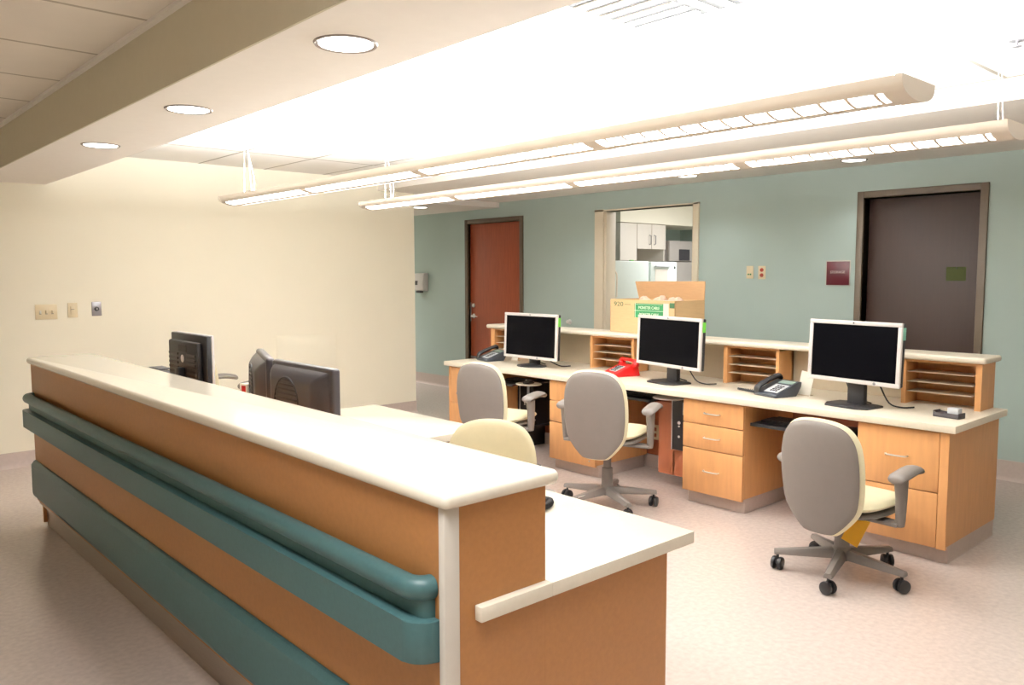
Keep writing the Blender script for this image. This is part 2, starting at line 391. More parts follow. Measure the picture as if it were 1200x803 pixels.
area('kitchen_light', None, (8.8, 5.2, 2.62), (0, 0, 0), 1.2, 1.2, KITCHEN, (.97, .97, 1))

# ------------------------------------------------------------------ wall fittings
def plate(name, label, cat, axis, c, w, h, m, group=None):
    """wall plate thing; axis 'x' on the teal wall, 'y' on the cream wall; local x = along wall to the viewer's right, y into room, z up"""
    if axis == 'x': t = thing(name, label, cat, (TX, c[0], c[1]), -PI/2, group)
    else: t = thing(name, label, cat, (c[0], CY, c[1]), 0, group)
    quick('cover_plate', m, t, (-w/2, w/2, -.006, 0, -h/2, h/2), bev=.002)
    return t
t = plate('light_switch', 'wide ivory three-gang switch plate, leftmost plate on the cream wall', 'light switch', 'y', (1.601, 1.25), .16, .122, M_plate)
for i, x in enumerate((-.045, 0, .045)):
    bm = bmesh.new(); add_box(bm, x-.006, x+.006, -.02, -.004, -.014, .012, bev=.002); obj('toggle', bm, M_paper if i == 0 else M_plate, t)
    quick('slot', M_dark, t, (x-.008, x+.008, -.0075, -.005, -.018, -.013))
t = plate('light_switch', 'single ivory rocker switch plate, middle of three plates on the cream wall', 'light switch', 'y', (1.796, 1.258), .074, .122, M_plate)
quick('rocker', M_plate, t, (-.017, .017, -.012, -.005, -.034, .034), bev=.003); quick('slot', M_dark, t, (-.014, .012, -.0135, -.011, .006, .009))
t = plate('key_switch', 'small grey metal key switch plate, rightmost plate on the cream wall', 'switch', 'y', (1.98, 1.264), .076, .118, M_steelp)
bm = bmesh.new(); add_lathe(bm, [(0, 0), (.019, 0), (.017, .012), (0, .012)], 20, T(0, -.006, 0, rx=PI/2)); obj('lock_cylinder', bm, M_black, t)
quick('key_slot', M_chrome, t, (-.002, .002, -.021, -.017, -.008, .008))
t = plate('wall_outlet', 'ivory wall plate with green marks, left of the pair on teal wall', 'outlet', 'x', (4.137, 1.563), .072, .118, M_plate)
quick('face', M_plate, t, (-.017, .017, -.010, -.005, -.034, .034), bev=.003)
quick('indicator', M_green, t, (-.018, -.004, -.012, -.009, -.026, -.012), (.004, .018, -.012, -.009, -.026, -.012))
t = plate('wall_outlet', 'ivory wall plate with two red sockets, right of the pair on teal wall', 'outlet', 'x', (4.012, 1.560), .075, .122, M_plate)
for z in (-.024, .024):
    bm = bmesh.new(); add_lathe(bm, [(0, 0), (.018, 0), (.016, .006), (0, .006)], 18, T(0, -.006, z, rx=PI/2)); s = obj('socket', bm, mat('red_socket', (176, 64, 44), .5), t, label='red socket face')
    quick('slots', M_black, s, (-.008, -.005, -.0135, -.011, z-.006, z+.006), (.005, .008, -.0135, -.011, z-.006, z+.006))
t = thing('storage_sign', 'square maroon room sign reading STORAGE beside the dark door', 'sign', (TX, 3.284, 1.555))
quick('backing', M_guard, t, (-.006, 0, -.108, .108, -.106, .106), bev=.001)
quick('sign_face', M_maroon, t, (-.012, -.006, -.102, .100, -.104, .098), bev=.002)
text('lettering', 'STORAGE', .03, M_paper, t, (-.0128, 0, .006))
t = thing('door_stop', 'small round metal wall stop on teal wall left of window', 'door stop', (TX, 6.467, 1.0))
bm = bmesh.new(); add_lathe(bm, [(0, 0), (.03, 0), (.03, .008), (.018, .012), (.02, .03), (.022, .045), (.012, .055), (0, .055)], 20, T(ry=-PI/2)); obj('bumper', bm, M_chrome, t)
t = thing('soap_dispenser', 'white and grey wall dispenser on teal wall near cream wall corner', 'dispenser', (TX, 9.34, 1.30))
bm = bmesh.new(); add_prism(bm, [(0, .01), (-.09, .03), (-.10, .12), (-.08, .26), (0, .27)], 'y', -.125, .125, bev=.008); obj('body', bm, M_silver, t)
quick('window', M_dark, t, (-.102, -.09, .0, .06, .10, .16), bev=.004); quick('push_bar', M_dark, t, (-.085, -.02, -.03, .06, -.012, .02), bev=.006)
t = thing('access_panel', 'cream painted access panel outlined low on the cream wall', 'access panel', (3.93, CY, .66))
quick('frame', M_cream, t, (-.335, .335, -.004, 0, -.29, .29)); quick('door', M_cream, t, (-.328, .328, -.008, -.003, -.283, .283), bev=.001)

# ------------------------------------------------------------------ ceiling fittings
def downlight_proto():
    t = thing('downlight', '', 'ceiling light', (0, 0, 0))
    bm = bmesh.new(); add_lathe(bm, [(.082, .0), (.098, -.006), (.102, 0.0), (.082, 0.0)], 32); 
    obj('trim_ring', bm, mat('downlight_ring', (150, 140, 134), .35, .4), t)
    bm = bmesh.new(); add_lathe(bm, [(0, -.004), (.086, -.004), (.086, -.001), (0, -.001)], 32); obj('lens', bm, M_dl, t)
    l = bpy.data.lights.new('lamp', 'SPOT'); l.energy = DOWNLIGHT; l.spot_size = math.radians(125); l.spot_blend = .7; l.shadow_soft_size = .08; l.color = WARM
    lo = bpy.data.objects.new('lamp', l); COL.objects.link(lo); lo.location = (0, 0, -.02); lo.parent = t
    return t
dl = downlight_proto()
DLS = [((1.375, 2.303, 2.28), 'largest round downlight, nearest of three in the left soffit'),
       ((1.385, 3.66, 2.28), 'round downlight in the middle of the left soffit row'),
       ((1.386, 4.984, 2.28), 'round downlight farthest away in the left soffit row'),
       ((6.36, 2.993, 2.445), 'round downlight in right soffit, left of and above the storage door'),
       ((6.22, 4.483, 2.445), 'round downlight in right soffit above the kitchen window'),
       ((6.08, 5.989, 2.445), 'round downlight in right soffit left of the kitchen window'),
       ((5.95, 8.277, 2.38), 'small far downlight over the corridor at the cream wall corner')]
for i, (p, lb) in enumerate(DLS):
    o = dl if i == 0 else copy_tree(dl)
    o.location = p; o['label'] = lb; o['group'] = 'round recessed downlights'
def pendant(x, y0, y1, label):
    t = thing('linear_pendant_light', label, 'pendant light', (x, y0, 2.115), 0, 'long linear pendant lights')
    L = y1-y0
    arc = lambda d, k=1.0: (-.118*k*math.cos(math.radians(d)), -.051*k*math.sin(math.radians(d))**.85)
    prof = [(-.120, .010), (-.118, 0)] + [arc(d) for d in (10, 20, 36)] + [arc(36, .955), arc(56, .955), arc(76, .955), arc(76), arc(90), arc(104), arc(104, .955), arc(124, .955), arc(144, .955)] + [arc(d) for d in (144, 160, 170)] + [(.118, 0), (.120, .010), (.108, .010), (.09, -.008), (-.09, -.008), (-.108, .010)]
    bm = bmesh.new(); add_prism(bm, prof, 'y', 0.02, L-.02); obj('housing', bm, M_fix, t)
    n = 4; pitch = (L-.06)/n; secs = [(.03+pitch*k+.035, .03+pitch*(k+1)-.035) for k in range(n)]
    cap = [(-.122, .012)]+[arc(d, 1.02) for d in range(0, 181, 10)]+[(.122, .012)]
    for a, b in ((0, .02), (L-.02, L)):
        bm = bmesh.new(); add_prism(bm, cap, 'y', a, b); obj('end_cap', bm, M_fix, t)
    edges = [.02]+[v for q in secs for v in q]+[L-.02]
    for k in range(0, len(edges), 2):
        bm = bmesh.new(); add_prism(bm, [arc(d) for d in range(34, 147, 7)]+[arc(146, .94), arc(90, .94), arc(34, .94)], 'y', edges[k], edges[k+1]); obj('joint_band', bm, M_fix, t)
    for (a, b) in secs:
        for lo, hi in ((36, 76), (104, 144)):
            ds = [lo+(hi-lo)*k/6 for k in range(7)]
            bm = bmesh.new(); add_prism(bm, [arc(d, .992) for d in ds]+[arc(d, .972) for d in reversed(ds)], 'y', a, b); obj('lens', bm, M_louver, t)
    for y in (.06, L-.25):
        bm = bmesh.new()
        for s in (-1, 1): add_tube(bm, [(s*.03, y, -.01), (s*.008, y+.02, HC-2.115-.01)], .0013, 6)
        if y > 1: add_tube(bm, smooth_curve([(.03, y, .0), (.05, y, .12), (.02, y+.02, .3), (.0, y+.02, HC-2.12)], 5, False), .0026, 6)
        obj('cable', bm, M_paper, t)
        bm = bmesh.new(); add_lathe(bm, [(0, 0), (.04, 0), (.045, .012), (0, .012)], 20, T(0, y+.02, HC-2.115-.013)); obj('canopy', bm, M_silver, t)
    area('uplight', t, (0, L/2, .03), (PI, 0, 0), .18, L-.1, UP_POWER)
    return t
pendant(2.555, 1.012, 5.92, 'long white pendant light, nearer and upper of the two hanging over the desks')
pendant(3.56, 1.037, 5.62, 'long white pendant light, farther and lower of the two, nearer the teal wall')
def vent(label, cx, cy, s, n=4):
    t = thing('ceiling_vent', label, 'air vent', (cx, cy, HC), 0, 'square ceiling air vents')
    bm = bmesh.new(); add_box(bm, -s/2, s/2, -s/2, -s/2+.012, -.008, 0); add_box(bm, -s/2, s/2, s/2-.012, s/2, -.008, 0)
    add_box(bm, -s/2, -s/2+.012, -s/2, s/2, -.008, 0); add_box(bm, s/2-.012, s/2, -s/2, s/2, -.008, 0); obj('frame', bm, M_white, t)
    quick('backing', M_slot, t, (-s/2, s/2, -s/2, s/2, -.002, 0))
    h = s/2-.02
    for k in range(2*n):
        a = -h+2*h*(k+.25)/(2*n)
        quick('slat', M_white, t, (a, a+h/n*.42, .01, h, -.010, -.003))
    for k in range(n):
        a = -h+(h)*(k+.25)/n
        quick('slat', M_white, t, (-h, h, a, a+h/n*.42, -.010, -.003))
vent('large square louvred ceiling vent at the top edge, above near pendant light', 2.42, 1.88, .64)
vent('small square louvred ceiling vent farther back toward the cream wall', 3.07, 5.2, .32)
for p, lb in (((3.34, 4.13), 'tiny sprinkler head in the bright ceiling between the pendant lights'),
              ((4.05, 1.20), 'tiny sprinkler head in ceiling near the right edge of the photo')):
    t = thing('sprinkler_head', lb, 'sprinkler', (p[0], p[1], HC), 0)
    bm = bmesh.new(); add_lathe(bm, [(0, -.03), (.02, -.03), (.02, -.026), (.006, -.024), (.006, -.004), (.032, -.004), (.03, 0), (0, 0)], 18); obj('head', bm, M_steelp, t)
t = thing('added_fill_panel', 'added out-of-view panel light brightening the left corridor and counter front', 'ceiling light', (.45, 1.0, 2.552))  # added panel outside the view, lights the counter front and left floor
quick('frame', M_fix, t, (-.33, .33, -.66, -.62, -.01, 0), (-.33, .33, .62, .66, -.01, 0), (-.33, -.29, -.66, .66, -.01, 0), (.29, .33, -.66, .66, -.01, 0))
quick('diffuser', M_fillglow, t, (-.29, .29, -.62, .62, -.006, -.001)); area('lamp', t, (0, 0, -.02), (0, 0, 0), .55, 1.2, FILL_PANEL, spread=math.radians(115))

c2 = copy_tree(t); c2.location = (5.95, 10.9, 2.38); c2['label'] = 'added unseen panel light brightening the far corridor behind the cream wall'  # hidden second panel, added to brighten the teal corridor wall
# ------------------------------------------------------------------ near reception counter
YN, YF = 1.452, 5.60
t = thing('reception_counter', 'long brown reception counter with teal bumper rails in the foreground', 'counter', (0, 0, 0))
quick('front_panel', M_lamf, t, (1.105, 1.13, YN+.004, YF, .165, 1.012))
quick('rear_panel', M_lame, t, (1.41, 1.428, YN+.02, YF, .0, 1.012))
quick('end_panel', M_lame, t, (1.108, 1.428, YN, YN+.02, .02, 1.012))
quick('end_panel', M_lame, t, (1.13, 1.41, YF-.02, YF, .02, 1.012))
bm = bmesh.new()
add_prism(bm, [(1.150, 0), (1.146, 0.13), (1.110, .148), (1.110, .164), (1.20, .164), (1.20, 0)], 'y', YN+.03, YF-.02)
obj('metal_base', bm, M_alu, t)
def slab(x0, x1, y0, y1, z1, th, r, m, name, parent):
    bm = bmesh.new(); b2 = bmesh.new()
    vs = [b2.verts.new((x, y, z)) for x in (x0, x1) for y in (y0, y1) for z in (z1-th, z1)]
    for f in ((0, 1, 3, 2), (4, 6, 7, 5), (0, 4, 5, 1), (2, 3, 7, 6), (0, 2, 6, 4), (1, 5, 7, 3)): b2.faces.new([vs[i] for i in f])
    ve = [e for e in b2.edges if abs(e.verts[0].co.z-e.verts[1].co.z) > 1e-6]
    bmesh.ops.bevel(b2, geom=ve, offset=r*1.2, segments=4, profile=.5, affect='EDGES')
    te = [e for e in b2.edges if abs(e.verts[0].co.z-e.verts[1].co.z) < 1e-6]
    bmesh.ops.bevel(b2, geom=te, offset=r, segments=5, profile=.5, affect='EDGES')
    join(bm, b2); return obj(name, bm, m, parent)
slab(1.085, 1.462, 1.428, 5.625, 1.05, .038, .016, M_solid, 'counter_top', t)
bm = bmesh.new()
add_prism(bm, [(1.097, YN-.006), (1.142, YN-.006), (1.142, YN-.0), (1.1055, YN-.0), (1.1055, YN+.018), (1.097, YN+.018)], 'z', .02, 1.012, bev=.003)
obj('corner_guard', bm, M_guard, t)
# upper bumper rail: tube handle, neck and band, each with a rounded return
def rail(x_face, prof_fn, z_list): pass
def rail_path(xo, xp, y0, y1, r):
    """plan path of outer rail line at offset xo from panel xp with rounded returns"""
    pts = [(xp, y0)]
    for k in range(0, 7):
        a = PI/2*k/6; pts.append((xo+r-r*math.sin(a), y0+r-r*math.cos(a)) if False else (xo+r*(1-math.sin(a)), y0+r*(1-math.cos(a))))
    for k in range(6, -1, -1):
        a = PI/2*k/6; pts.append((xo+r*(1-math.sin(a)), y1-r*(1-math.cos(a))))
    pts.append((xp, y1)); return pts
y0r, y1r = YN+.02, YF-.01
P_ = rail_path(1.036, 1.105, y0r, y1r, .062)
bm = bmesh.new(); add_prism(bm, P_, 'z', .640, .742, bev=.004); band = obj('bumper_rail', bm, M_rail, t)
P_ = rail_path(1.072, 1.105, y0r+.022, y1r-.022, .03)
bm = bmesh.new(); add_prism(bm, P_, 'z', .740, .790); obj('rail_neck', bm, M_rail, band)
tube = [(1.110, y0r+.035, .812)]
for k in range(0, 9):
    a = PI/2*k/8; tube.append((1.066+.042*(1-math.sin(a))-.0, y0r+.036+.042*(1-math.cos(a)), .812))
for k in range(8, -1, -1):
    a = PI/2*k/8; tube.append((1.066+.042*(1-math.sin(a)), y1r-.036-.042*(1-math.cos(a)), .812))
tube.append((1.110, y1r-.035, .812))
bm = bmesh.new(); add_tube(bm, tube, .029, 16); obj('handrail', bm, M_rail, t)
bm = bmesh.new(); add_prism(bm, [(1.105, .195), (1.082, .20), (1.076, .22), (1.076, .395), (1.092, .418), (1.105, .42)], 'y', YN+.03, YF-.02, bev=.002); obj('lower_bumper', bm, M_rail, t)

# lower work desk behind the counter
t = thing('work_desk', 'white lower work surface behind the reception counter, with wing', 'desk', (0, 0, 0))
quick('end_panel', M_lame, t, (1.4285, 1.945, YN, YN+.02, .02, .722))
quick('end_panel', M_lame, t, (1.4285, 1.945, YF-.02, YF, .02, .722))
quick('lower_worktop', M_solid, t, (1.430, 2.046, 1.425, 5.60, .722, .76), bev=.003)
quick('edge_strip', M_solid, t, (1.19, 1.4302, 1.425, 1.4515, .722, .76), bev=.003)
quick('wing_top', M_solid, t, (2.044, 2.65, 3.14, 4.18, .722, .76), bev=.003)
quick('wing_panel', M_lame, t, (2.60, 2.62, 3.2, 4.12, 0, .722)); quick('wing_panel', M_lame, t, (2.05, 2.6, 4.10, 4.12, 0, .722))
quick('support_panel', M_lame, t, (1.43, 1.94, 3.12, 3.14, 0, .722))

# ------------------------------------------------------------------ back desk
DX = 4.458
t = thing('nurses_station_desk', 'long maple desk with cream worktop along the far side', 'desk', (0, 0, 0))
quick('worktop', M_desk, t, (DX, 5.27, 1.515, 5.86, .72, .76), bev=.004)
quick('modesty_panel', M_darkwood, t, (5.14, 5.16, 1.60, 5.80, 0.02, .72))
quick('outer_panel', M_teal, t, (5.25, 5.27, 1.60, 5.80, .02, .72))
quick('end_panel', M_lam, t, (4.49, 5.25, 1.552, 1.575, .10, .72)); quick('end_panel', M_lam, t, (4.49, 5.25, 5.80, 5.825, .10, .72))
def base_strip(parent, x0, x1, y0, y1): 
    return quick('base_strip', M_cove, parent, (x0, x1, y0, y1, 0, .10), bev=.003)
quick('base_strip', M_cove, t, (5.125, 5.14, 1.60, 5.80, 0, .10)); quick('base_strip', M_cove, t, (4.545, 5.25, 1.557, 1.618, 0, .10))
def drawer_unit(label, y0, y1, splits, handles=True, hy=None):
    u = thing('drawer_cabinet', label, 'cabinet', (4.49, (y0+y1)/2, 0), 0, 'drawer cabinets under the long desk')
    w2 = (y1-y0)/2
    quick('body', M_lam, u, (.02, .62, -w2+.001, w2-.001, .10, .719))
    quick('base_strip', M_cove, u, (.055, .60, -w2+.012, w2-.012, 0, .10), bev=.004)
    zs = [.085]+splits+[.712]
    for a, b in zip(zs, zs[1:]):
        d = quick('drawer', M_lam, u, (0, .019, -w2+.002, w2-.002, a+.003, b-.003), bev=.0015)
        if handles:
            c = 0.0 if hy is None else hy; z = (a+b)/2+.01 if (b-a) > .2 else (a+b)/2
            bm = bmesh.new(); add_tube(bm, smooth_curve([(0, c-.058, z), (-.022, c-.05, z), (-.028, c, z), (-.022, c+.05, z), (0, c+.058, z)], 4, False), .0048, 8)
            obj('handle', bm, M_chrome, d)
    return u
drawer_unit('two-drawer maple cabinet at the right end of the long desk', 1.60, 2.04, [.385])
quick('end_stile', M_lam, t, (4.488, 4.51, 1.553, 1.598, .085, .72))
drawer_unit('three-drawer maple cabinet with chrome pulls between second and third chairs', 2.772, 3.236, [.385, .553])
drawer_unit('three-drawer maple cabinet partly hidden by the middle chair', 4.03, 4.522, [.385, .553], handles=False)
drawer_unit('maple cabinet at the far left end of the long desk', 5.25, 5.80, [.388], handles=False)
bm = bmesh.new(); add_lathe(bm, [(0, 0), (.006, 0), (.006, .003), (0, .003)], 12, T(4.49, 4.09, .13, ry=-PI/2)); obj('screw', bm, M_chrome, t)
# raised shelf with letter slots
t = thing('transaction_ledge', 'raised cream ledge with letter-slot cubbies on the back of the long desk', 'shelf', (0, 0, 0))
slab(5.022, 5.30, 1.565, 5.93, 1.07, .036, .015, M_desk, 'ledge_top', t)
quick('back_panel', M_beige, t, (5.25, 5.265, 1.60, 5.87, .76, 1.034))
quick('end_panel', M_lam, t, (5.05, 5.268, 1.59, 1.622, .76, 1.034)); quick('end_panel', M_lam, t, (5.05, 5.268, 5.86, 5.885, .76, 1.034))
for a, b in ((1.622, 2.035), (2.855, 3.295), (4.13, 4.60), (5.52, 5.86)):
    c = quick('letter_cubby', M_lam, t, (5.052, 5.25, a, a+.022 if a != 1.622 else a+.002, .76, 1.034), (5.052, 5.25, b-.03 if b == 3.295 else b-.025, b, .76, 1.034), (5.23, 5.249, a, b, .76, 1.034), (5.06, 5.249, a, b, 1.018, 1.034))
    for z in (.835, .895, .955): quick('divider_shelf', M_shelf, c, (5.07, 5.23, a+.02, b-.025, z, z+.003), label='thin clear acrylic shelf')

# ------------------------------------------------------------------ office chairs
def make_chair():
    t = thing('office_chair', '', 'chair')
    # five-star base
    bm = bmesh.new()
    add_lathe(bm, [(0, .085), (.045, .085), (.052, .10), (.045, .14), (.034, .16), (0, .16)], 24)
    ends = []
    for k in range(5):
        a = math.radians(72*k)
        sec = [(.03, .142, .092, .031), (.16, .128, .088, .026), (.33, .108, .084, .0195)]
        b2 = bmesh.new(); rings = []
        for r, zt, zb, hw in sec: rings.append([b2.verts.new(v) for v in ((r, -hw, zb), (r, hw, zb), (r, hw, (zt+zb)/2), (r, hw*.55, zt), (r, -hw*.55, zt), (r, -hw, (zt+zb)/2))])
        for A, B in zip(rings, rings[1:]):
            for i in range(6): b2.faces.new((A[i], A[(i+1) % 6], B[(i+1) % 6], B[i]))
        b2.faces.new(rings[0]); b2.faces.new(rings[-1])
        join(bm, b2, T(rz=a)); ends.append(a)
    base = obj('star_base', bm, M_grey, t)
    for a in ends:
        cx, cy = .312*math.cos(a), .312*math.sin(a)
        ca = a+1.1
        bm = bmesh.new()
        for s in (-1, 1):
            add_lathe(bm, [(0, -.011), (.024, -.011), (.032, -.008), (.034, 0), (.032, .008), (.024, .011), (0, .011)], 20, T(cx, cy, .034, rz=ca) @ Matrix.Translation((0, s*.0175, 0)) @ Matrix.Rotation(PI/2, 4, 'X'))
        add_tube(bm, [(cx, cy, .035), (cx, cy, .09)], .0075, 8)
        add_box(bm, -.016, .016, -.007, .007, .03, .06, bev=.004, M=T(cx, cy, 0, rz=ca))
        obj('caster', bm, M_black, t)
    bm = bmesh.new(); add_lathe(bm, [(0, .14), (.038, .14), (.036, .262), (.026, .27), (.026, .42), (0, .42)], 20); obj('gas_column', bm, M_grey, t)
    # seat pan + mechanism
    out = [(-.20, -.16), (-.21, 0), (-.20, .16), (-.12, .23), (.08, .245), (.22, .21), (.262, .10), (.268, 0), (.262, -.10), (.22, -.21), (.08, -.245), (-.12, -.23)]
    bm = bmesh.new()
    add_pad(bm, [(x*.97, y*.97) for x, y in out], lambda a, b: .435-(.02 if a > .2 else 0), lambda a, b: .395, swap='z')
    add_box(bm, -.14, .12, -.07, .07, .365, .405, bev=.01)
    for s in (-1, 1): add_box(bm, -.05, .03, s*.27-.03 if s < 0 else .06, -.06 if s < 0 else .30, .372, .392, bev=.006)
    add_tube(bm, [(-.1, 0, .385), (-.19, 0, .385), (-.22, 0, .40), (-.228, 0, .46)], [.028, .026, .024, .02], 10)
    obj('seat_pan', bm, M_grey, t)
    bm = bmesh.new()
    add_pad(bm, out, lambda a, b: .498-.02*max(0, (a-.1)/.17)**2-.006*(1-(b/.24)**2), lambda a, b: .428, swap='z', power=5)
    obj('seat', bm, M_vinyl, t)
    # backrest
    half = [(.0, .314), (.06, .317), (.092, .330), (.145, .385), (.188, .45), (.203, .53), (.208, .62), (.204, .71), (.187, .79), (.145, .848), (.08, .875), (0, .882)]
    oc = [(-y, z) for y, z in half]+[(y, z) for y, z in reversed(half[1:-1])]
    def cv(a, b, off):
        h = (b-.33)/.55
        return -.262+off+.9*a*a-.05*math.sin(PI*min(1, max(0, h)))*.6-.085*max(0, h-.35)**1.3+.02
    bm = bmesh.new(); add_pad(bm, oc, lambda a, b: cv(a, b, .012), lambda a, b: cv(a, b, -.012), power=10); obj('back_shell', bm, M_grey, t)
    oc2 = [(y*1.05, .60+(z-.60)*1.035) for y, z in oc]
    bm = bmesh.new(); add_pad(bm, oc2, lambda a, b: cv(a, b, .052), lambda a, b: cv(a, b, .008), power=5); obj('backrest', bm, M_vinyl, t)
    # arms
    for s in (-1, 1):
        bm = bmesh.new(); b2 = bmesh.new(); rings = []
        for z, hx, hy, x, y in ((.372, .028, .019, -.005, .295), (.40, .031, .021, -.006, .297), (.52, .037, .025, -.012, .30), (.60, .044, .029, -.02, .30)):
            rings.append([b2.verts.new((x+hx*math.cos(q), s*(y)+hy*math.sin(q), z)) for q in [2*PI*k/14 for k in range(14)]])
        for A, B in zip(rings, rings[1:]):
            for i in range(14): b2.faces.new((A[i], A[(i+1) % 14], B[(i+1) % 14], B[i]))
        b2.faces.new(rings[0]); b2.faces.new(rings[-1]); join(bm, b2)
        obj('arm_post', bm, M_grey, t)
        path = smooth_curve([(-.085, s*.30, .604), (-.06, s*.30, .618), (.02, s*.298, .628), (.11, s*.288, .63), (.19, s*.272, .616), (.215, s*.266, .604)], 4, False)
        b2 = bmesh.new(); rings = []; N = len(path)
        for i, p in enumerate(path):
            u = i/(N-1); e = math.sqrt(max(.03, 1-abs(2*u-1)**5)); 
            rings.append([b2.verts.new((p.x, p.y+.047*e*math.cos(q), p.z+.023*e*math.sin(q))) for q in [2*PI*k/14 for k in range(14)]])
        for A, B in zip(rings, rings[1:]):
            for i in range(14): b2.faces.new((A[i], A[(i+1) % 14], B[(i+1) % 14], B[i]))
        b2.faces.new(rings[0]); b2.faces.new(rings[-1]); bm = bmesh.new(); join(bm, b2)
        obj('armrest', bm, M_grey, t)
    return t
ch0 = make_chair()
# (x, y, facing angle, base turn, label)
CH = [((3.98, 1.87), math.radians(-3), math.radians(51), 'grey-backed office chair with a yellow tag, nearest the right end'),
      ((4.02, 3.50), math.radians(20), math.radians(30), 'grey-backed office chair, middle of three at the long desk, facing its second monitor'),
      ((4.0, 4.58), math.radians(15), math.radians(20), 'grey-backed office chair at the far left of the long desk'),
      ((2.16, 2.62), math.radians(212), math.radians(10), 'chair with cream cushion facing us, just behind the white reception counter'),
      ((2.72, 6.50), math.radians(6), math.radians(40), 'grey office chair almost hidden behind the monitors, near the cream wall')]
for i, (p, rz, br, lb) in enumerate(CH):
    o = ch0 if i == 0 else copy_tree(ch0)
    o.location = (p[0], p[1], 0); o.rotation_euler = (0, 0, rz); o['label'] = lb; o['group'] = 'grey and cream office chairs'
    lift = (-.045, .055, .02, 0, .05)[i]
    for c in o.children:
        if not c.name.startswith(('star', 'caster', 'gas')): c.location.z = lift
        if c.name.startswith(('star_base', 'caster')): c.rotation_euler = (0, 0, br-rz)
    if i == 0: nearest_chair = o
    if i == 1:
        M = T(rz=br-rz+math.radians(72*2)); 
        quick('white_strip', M_paper, o, (.07, .26, -.018, .018, .1155, .1175), M=M @ Matrix.Rotation(.085, 4, 'Y') @ Matrix.Translation((0, 0, .0145)))  # thin white strip along the top of one base spoke
bm = bmesh.new(); add_box(bm, -.0008, .0008, -.05, .05, -.15, 0, bev=.0, M=T(.04, -.085, .315, rx=.55, ry=.1, rz=math.radians(60)))
obj('hang_tag', bm, M_yel, nearest_chair, label='yellow hang tag')

# ------------------------------------------------------------------ monitors
def monitor(label, loc, rz, w, h, zb, sticker, logo_side=-.03, base='plate', group=None):
    """faces local -x"""
    t = thing('computer_monitor', label, 'monitor', loc, rz, group)
    b = .024; tl = T(0, 0, zb, ry=math.radians(2))
    bm = bmesh.new()
    for bx in ((-.012, .006, -w/2, w/2, 0, b), (-.012, .006, -w/2, w/2, h-b, h), (-.012, .006, -w/2, -w/2+b, b, h-b), (-.012, .006, w/2-b, w/2, b, h-b)): add_box(bm, *bx, bev=.003, M=tl)
    bz = obj('bezel', bm, M_silver, t)
    quick('screen', M_screen, t, (-.006, .004, -w/2+b-.002, w/2-b+.002, b-.002, h-b+.002), M=tl)
    bm = bmesh.new(); add_box(bm, .006, .035, -w/2+.003, w/2-.003, .003, h-.003, bev=.006, M=tl)
    add_box(bm, .034, .062, -w*.36, w*.36, .05, h-.05, bev=.012, M=tl); obj('back_housing', bm, M_black, t)
    bm = bmesh.new(); add_lathe(bm, [(0, 0), (.009, 0), (.009, .002), (0, .002)], 16, tl @ T(-.012, logo_side*w-.0, b/2, ry=-PI/2)); obj('logo_badge', bm, M_steelp, bz)
    bm = bmesh.new(); add_lathe(bm, [(0, 0), (.005, 0), (.005, .002), (0, .002)], 12, tl @ T(-.012, 0, h-b/2, ry=-PI/2)); obj('camera_dot', bm, M_dark, bz)
    nk = bmesh.new(); add_box(nk, .04, .075, -.055, .055, .008, zb+.16, bev=.004); obj('stand_neck', nk, M_black, t)
    bm = bmesh.new()
    if base == 'plate': add_prism(bm, [(-.10, -.09), (-.06, -.145), (.10, -.145), (.12, -.10), (.12, .10), (.10, .145), (-.02, .155), (-.10, .11)], 'z', 0, .012, bev=.003)
    else: add_lathe(bm, [(0, 0), (.14, 0), (.138, .008), (.05, .022), (0, .022)], 32, T(.02, 0, 0) @ Matrix.Diagonal((.8, 1.05, 1, 1)))
    obj('stand_base', bm, M_black, t)
    if sticker: quick('sticker', sticker, t, (.0, .028, -w/2-.0015, -w/2+.003, h*.74, h*.93), M=tl)
    bm = bmesh.new(); add_tube(bm, smooth_curve([(.065, -.08, zb+.06), (.10, -.11, zb-.0), (.13, -.16, .03), (.16, -.22, .008), (.24, -.25, .006)], 5, False), .0045, 8)
    add_tube(bm, smooth_curve([(.06, .10, zb+.05), (.08, .085, zb-.02), (.10, .05, .04), (.16, -.03, .008)], 5, False), .004, 8)
    obj('cable', bm, M_black, t)
    return t
G = 'silver-framed monitors on the long desk'
monitor('largest silver-framed monitor, right end of the long desk', (4.70, 2.18, .76), math.radians(-9), .605, .370, .140, mat('pale_sticker', (130, 190, 170), .6), -.25, group=G)
monitor('middle silver-framed monitor on the long desk, in front of the cardboard box', (4.74, 3.56, .76), math.radians(-13), .70, .368, .115, M_lime, -.25, group=G)
monitor('leftmost silver-framed monitor on the long desk, beside a grey phone', (4.74, 5.01, .76), math.radians(0), .655, .39, .065, M_lime, -.15, base='round', group=G)
